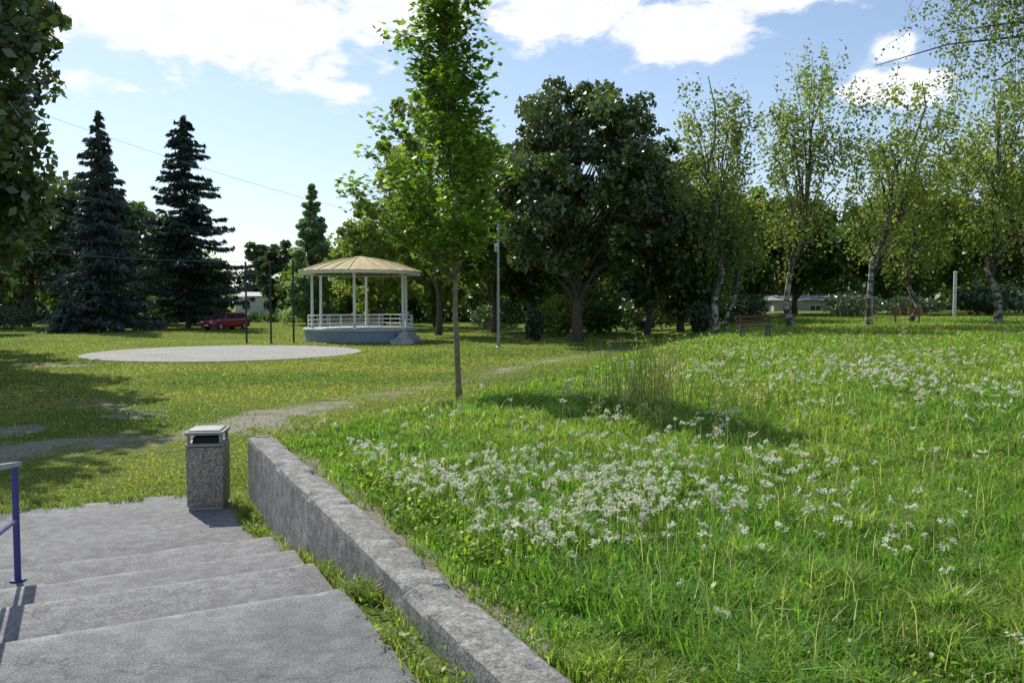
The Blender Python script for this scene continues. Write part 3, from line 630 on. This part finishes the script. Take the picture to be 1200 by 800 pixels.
for i in range(len(pr)-1):
    for j in range(n*2): F.append([i*n*2+j,i*n*2+(j+1)%(n*2),(i+1)*n*2+(j+1)%(n*2),(i+1)*n*2+j])
m.add(V,F,(.50,.40,.19)); 
for k in range(24):
    a_=2*np.pi*k/24; m.tube([(3.76*math.cos(a_),3.76*math.sin(a_),4.25),(2.6*math.cos(a_),2.6*math.sin(a_),4.65),(1.4*math.cos(a_),1.4*math.sin(a_),4.96),(.5*math.cos(a_),.5*math.sin(a_),5.09)],.03,5,(.60,.53,.34),0,False)
m.build('roof',[M_plain],gz)
m=MB()
for k in range(12):
    a_=2*np.pi*k/12+.07; m.tube([(3.4*math.cos(a_),3.4*math.sin(a_),4.12),(.2*math.cos(a_),.2*math.sin(a_),4.75)],.04,4,(.5,.5,.45))
m.build('rafters',[M_wood],gz)
m=MB()
for i in range(3): 
    a_=math.radians(-32); rr_=3.65+.28*i; m.box((rr_*math.cos(a_),rr_*math.sin(a_),.27-.12*i),(.32,1.4,.62-.2*i),a_,(.35,.35,.34))
m.build('entry_steps',[M_plain],gz)
# ------------------------------------------------------------------ poles, lamp, cables
for x_ in (-15.2,-13.8,-12.5):
    m=MB(); hh=4.6+(.15 if x_==-12.5 else 0); m.tube([(x_,46,-.05),(x_,46,hh)],.055,10,(.03,.032,.035)); m.lathe([(.12,-.01),(.12,.03),(.055,.035)],(x_,46,0),12,(.05,.05,.05)); m.lathe([(.055,0),(.07,.01),(.06,.05),(.01,.07)],(x_,46,hh),10,(.03,.03,.03)); m.build('steel_pole',[M_paint])
lp=empty('lamp_post',(-.7,41.5,float(zf(-.7,41.5))))
m=MB(); m.tube([(0,0,-.05),(0,0,1.2),(0,0,6.4)],[.085,.075,.05],12,(.30,.32,.32)); m.lathe([(.15,-.01),(.15,.05),(.09,.08)],(0,0,0),12,(.35,.35,.35)); m.build('mast',[M_metal],lp)
m=MB(); m.box((-.10,-.08,5.15),(.20,.16,.42),0,(.62,.63,.62)); m.box((-.10,-.08,5.5),(.26,.22,.06),0,(.5,.5,.5)); m.box((-.10,-.165,5.1),(.12,.01,.2),0,(.2,.22,.24)); addbevel(m.build('lamp_housing',[M_paint],lp),.01)
m=MB(); m.lathe([(.05,0),(.08,.02),(.07,.1),(.01,.14)],(0,0,6.4),10,(.4,.4,.4)); m.build('top_cap',[M_metal],lp)
def cable(name,a_,b_,sag,r_=.016):
    t_=np.linspace(0,1,24)[:,None]; P=np.array(a_)*(1-t_)+np.array(b_)*t_; P[:,2]-=sag*4*(t_*(1-t_))[:,0]; m=MB(); m.tube(P,r_,4,(.12,.12,.12)); m.build(name,[M_bark])
cable('overhead_cable',(-29,44,13.8),(-6,57,7.5),.5,.009); cable('overhead_cable',(-34,46,5.9),(-15.2,46,4.62),.25,.009)
m=MB(); rg=R0(9); pr=[]
th=np.arange(9)*2*np.pi/9
for z_,r_ in ((-.05,.62),(.12,.60),(.35,.42),(.6,.2),(.72,.05)):
    pr.append(np.c_[-6.1+.12*z_+r_*np.cos(th)*(1+.18*rg.randn(9)),45+r_*.7*np.sin(th)*(1+.18*rg.randn(9)),np.full(9,z_)+.03*rg.randn(9)])
m.add(np.vstack(pr),[[i*9+j,i*9+(j+1)%9,(i+1)*9+(j+1)%9,(i+1)*9+j] for i in range(4) for j in range(9)],(.42,.41,.39)); m.add(pr[-1],[list(range(9))],(.42,.41,.39))
m.build('memorial_stone',[M_plain])
m=MB(); z_=float(zf(33,60)); m.tube([(33,60,z_-.1),(33,60,z_+3.2)],.12,10,(.6,.6,.58)); m.lathe([(.12,0),(.15,.02),(.13,.1),(.01,.13)],(33,60,z_+3.2),10,(.6,.6,.58)); m.build('white_post',[M_plain])
def bench(x,y,rot,L=1.6,col=(.10,.045,.025)):
    z=float(zf(x,y)); e=empty('park_bench',(x,y,z)); e.rotation_euler=(0,0,rot)
    for nm,zz,yy in (('seat_slat_1',.46,-.16),('seat_slat_2',.46,0),('seat_slat_3',.46,.16)):
        m=MB(); m.box((0,yy,zz),(L,.13,.045),0,col); m.build(nm,[M_wood],e)
    for nm,zz,yy in (('back_slat_1',.66,.27),('back_slat_2',.83,.31)):
        m=MB(); m.box((0,yy,zz),(L,.035,.12),0,col); m.build(nm,[M_wood],e)
    for i,sx in enumerate((-.38*L,.38*L)):
        m=MB(); m.box((sx,-.15,.2),(.08,.07,.46),0,(.12,.12,.12)); m.box((sx,.19,.2),(.08,.07,.46),0,(.12,.12,.12)); m.box((sx,.02,.42),(.08,.44,.04),0,(.12,.12,.12))
        m.tube([(sx,.2,.42),(sx,.34,.9)],.025,6,(.12,.12,.12)); m.build('leg_frame_%d'%(i+1),[M_paint],e)
bench(10.0,33,.12,1.45); bench(22.6,46,-.5,1.6,(.18,.09,.04)); bench(-44,88,.2,1.8)
def car(x,y,rot,col,name='parked_car'):
    e=empty(name,(x,y,0)); e.rotation_euler=(0,0,rot)
    m=MB(); secs=[(-2.08,.38,.66,.70),(-2.0,.26,.82,.80),(-1.3,.22,.90,.85),(-.6,.2,.93,.87),(.6,.2,.95,.87),(1.4,.22,.98,.86),(1.95,.26,.96,.80),(2.05,.36,.80,.72)]
    V=[]
    for xx,zb,zt,hw in secs:
        for yy,zz in ((-hw*.9,zb),(hw*.9,zb),(hw,zb+.15),(hw,zt-.15),(hw*.9,zt),(-hw*.9,zt),(-hw,zt-.15),(-hw,zb+.15)): V.append((xx,yy,zz))
    F=[[i*8+j,i*8+(j+1)%8,(i+1)*8+(j+1)%8,(i+1)*8+j][::-1] for i in range(7) for j in range(8)]
    m.add(V,F,col,0,True); m.add(V[:8],[list(range(8))],col); m.add(V[-8:],[list(range(8))[::-1]],col); m.build('body',[M_car],e)
    m=MB()
    V=[(-1.05,-.76,.90),(-1.05,.76,.90),(1.75,.74,.95),(1.75,-.74,.95),(-.35,-.6,1.42),(-.35,.6,1.42),(1.3,.6,1.44),(1.3,-.6,1.44)]
    m.add(V,[[0,4,5,1],[1,5,6,2],[2,6,7,3],[3,7,4,0]],(.04,.05,.06)); m.build('windows',[M_glassy],e)
    m=MB(); m.add([(-.4,-.62,1.42),(-.4,.62,1.42),(1.35,.62,1.44),(1.35,-.62,1.44),(-.25,-.5,1.49),(-.25,.5,1.49),(1.2,.5,1.5),(1.2,-.5,1.5)],[[4,7,6,5],[0,4,5,1],[1,5,6,2],[2,6,7,3],[3,7,4,0]],col)
    for sy in (-1,1):
        for a_,b_ in (((-1.05,.77*sy,.9),(-.37,.62*sy,1.43)),((.45,.78*sy,.93),(.5,.62*sy,1.44)),((1.75,.75*sy,.95),(1.32,.62*sy,1.44))): m.tube([a_,b_],.035,5,col)
        m.box((-.85,.9*sy,.98),(.12,.16,.12),0,col)
    m.build('roof_and_pillars',[M_car],e)
    for i,(wx,wy) in enumerate(((-1.3,-.8),(-1.3,.8),(1.3,-.8),(1.3,.8))):
        m=MB(); sg=1 if wy>0 else -1; m.tube([(wx,wy-.1*sg,.31),(wx,wy+.08*sg,.31)],.31,20,(.02,.02,.02)); m.tube([(wx,wy+.08*sg,.31),(wx,wy+.09*sg,.31)],.19,16,(.45,.45,.46)); m.build('wheel_%d'%(i+1),[M_paint],e)
    m=MB()
    for sy in (-1,1): m.box((-2.03,.56*sy,.70),(.12,.30,.14),0,(.8,.8,.78))
    m.box((-2.1,0,.42),(.02,.5,.11),0,(.8,.8,.8)); m.box((-2.075,0,.60),(.05,.6,.12),0,(.03,.03,.03)); m.box((-2.06,0,.30),(.08,1.3,.10),0,(.05,.05,.05))
    m.build('lights_and_plate',[M_paint],e)
car(-24.9,70,1.05,(.36,.03,.05))
def house(name,x,y,L,Dp,H,rh,rot,wc,rc,nw):
    e=empty(name,(x,y,0)); e.rotation_euler=(0,0,rot)
    m=MB(); m.box((0,0,H/2-.1),(L,Dp,H+.2),0,wc); m.build('walls',[M_plain],e)
    m=MB(); V=[(-L/2-.4,-Dp/2-.4,H+.102),(L/2+.4,-Dp/2-.4,H+.102),(L/2+.4,Dp/2+.4,H+.102),(-L/2-.4,Dp/2+.4,H+.102),(-L/2-.4,0,H+rh),(L/2+.4,0,H+rh)]
    m.add(V,[[0,1,5,4],[2,3,4,5],[0,3,2,1]],rc); m.add(V,[[0,4,3],[1,2,5]],wc); m.build('roof',[M_plain],e)
    m=MB()
    for i in range(nw):
        xx=-L/2+(i+.5)*L/nw; m.box((xx,-Dp/2-.01,H*.58),(1.3,.06,1.3),0,(.7,.7,.68)); m.box((xx-.3,-Dp/2-.03,H*.58),(.5,.06,1.1),0,(.05,.06,.07),1); m.box((xx+.3,-Dp/2-.03,H*.58),(.5,.06,1.1),0,(.05,.06,.07),1)
    m.build('windows',[M_paint,M_glassy],e)
    m=MB(); m.box((L/2-1,-Dp/2-.04,1.05),(1,.1,2.1),0,(.12,.08,.05)); m.build('door',[M_wood],e)
house('white_house',-41.5,131,6.5,6,3.3,.8,.3,(.88,.88,.86),(.55,.54,.53),2)
house('grey_outbuilding',34,92,9,5,2.5,.7,-.1,(.5,.49,.46),(.3,.28,.26),3)
m=MB()
for i in range(5): m.box((20+i*3.02,93,.95),(2.96,.1,1.5),0,(.33,.32,.30)); m.box((18.5+i*3.02,92.95,1.05),(.12,.16,1.9),0,(.4,.39,.37))
m.build('concrete_fence',[M_plain])
# ------------------------------------------------------------------ world
AZ,EL=math.radians(-38),math.radians(47)
world=bpy.data.worlds.new('World'); scene.world=world; world.use_nodes=True; nt=world.node_tree; nt.nodes.clear(); N=nt.nodes.new; L=nt.links.new
out=N('ShaderNodeOutputWorld'); bg=N('ShaderNodeBackground'); bg.inputs[1].default_value=.15; L(bg.outputs[0],out.inputs[0])
sky=N('ShaderNodeTexSky'); sky.sky_type='NISHITA'; sky.sun_disc=False; sky.sun_elevation=EL; sky.sun_rotation=AZ; sky.air_density=1.0; sky.dust_density=.6; sky.ozone_density=2.0
def M(op,a,b=None,c=None):
    n=N('ShaderNodeMath'); n.operation=op
    for i,v in enumerate((a,b,c)):
        if v is None: continue
        if isinstance(v,(int,float)): n.inputs[i].default_value=v
        else: L(v,n.inputs[i])
    return n.outputs[0]
tc=N('ShaderNodeTexCoord'); nm=N('ShaderNodeVectorMath'); nm.operation='NORMALIZE'; L(tc.outputs['Generated'],nm.inputs[0]); sx=N('ShaderNodeSeparateXYZ'); L(nm.outputs[0],sx.inputs[0])
az=M('ARCTAN2',sx.outputs[0],sx.outputs[1]); el=M('ARCSINE',sx.outputs[2])
cv=N('ShaderNodeCombineXYZ'); L(az,cv.inputs[0]); L(M('MULTIPLY',el,2.0),cv.inputs[1])
n1=N('ShaderNodeTexNoise'); n1.inputs['Scale'].default_value=8; n1.inputs['Detail'].default_value=10; n1.inputs['Roughness'].default_value=.58; L(cv.outputs[0],n1.inputs['Vector'])
n2=N('ShaderNodeTexNoise'); n2.inputs['Scale'].default_value=24; n2.inputs['Detail'].default_value=8; n2.inputs['Roughness'].default_value=.6; L(cv.outputs[0],n2.inputs['Vector'])
tot=None
for az0,el0,ra,re,am in ((-20,18.2,14,3.8,1.25),(-8,20.0,10,2.6,1.0),(2.5,19.8,6.5,2.6,1.15),(11.4,17.9,4.6,1.9,1.5),(21,20.2,9,1.6,1.35),(25.4,13.4,4.0,1.1,1.2),(25.2,15.8,1.3,.9,.95),(-13,14.4,5.0,1.0,.7),(-27,13.5,6,1.0,.55),(-60,30,20,8,1),(60,35,25,8,1),(120,25,30,7,1),(-140,30,30,8,1),(0,55,40,9,.9)):
    d1=M('DIVIDE',M('SUBTRACT',az,math.radians(az0)),math.radians(ra)); d2=M('DIVIDE',M('SUBTRACT',el,math.radians(el0)),math.radians(re))
    g=M('MULTIPLY',M('EXPONENT',M('MULTIPLY',M('ADD',M('MULTIPLY',d1,d1),M('MULTIPLY',d2,d2)),-1.0)),am)
    tot=g if tot is None else M('MAXIMUM',tot,g)
nn=M('ADD',M('MULTIPLY',M('SUBTRACT',n1.outputs[0],.5),2.2),M('MULTIPLY',M('SUBTRACT',n2.outputs[0],.5),1.1))
mk=N('ShaderNodeMapRange'); mk.interpolation_type='SMOOTHSTEP'; mk.inputs[1].default_value=.36; mk.inputs[2].default_value=.74; L(M('ADD',tot,nn),mk.inputs[0])
msk=M('MULTIPLY',mk.outputs[0],M('MINIMUM',M('MULTIPLY',tot,3.0),1.0))
shade=ramp(nt,n2.outputs[0],[(.3,(.86,.88,.91)),(.65,(1,1,1))])
sv=N('ShaderNodeVectorMath'); sv.operation='SCALE'; L(shade.outputs[0],sv.inputs[0]); sv.inputs['Scale'].default_value=7.4
haze=M('MULTIPLY',M('EXPONENT',M('MULTIPLY',M('ABSOLUTE',el),-5.0)),.55)
base=mixc(nt,haze,sky.outputs[0],(5.2,5.9,6.6))
L(mixc(nt,M('MULTIPLY',msk,.95),base,sv.outputs[0]),bg.inputs[0])
sd=Vector((math.sin(AZ)*math.cos(EL),math.cos(AZ)*math.cos(EL),math.sin(EL)))
sl=bpy.data.lights.new('sun','SUN'); sl.energy=5.0; sl.angle=math.radians(.5); sl.color=(1,.965,.89); so=bpy.data.objects.new('sun',sl); COL.objects.link(so); so.rotation_euler=sd.to_track_quat('Z','Y').to_euler()
cam=bpy.data.cameras.new('camera'); co=bpy.data.objects.new('camera',cam); COL.objects.link(co); co.location=(0,0,2.3); cam.lens=28.26; cam.sensor_width=36; cam.clip_end=4000; cam.clip_start=.05
co.rotation_euler=(math.radians(90-2.73),0,0); scene.camera=co
scene.view_settings.view_transform='Standard'; scene.view_settings.look='None'; scene.view_settings.exposure=0
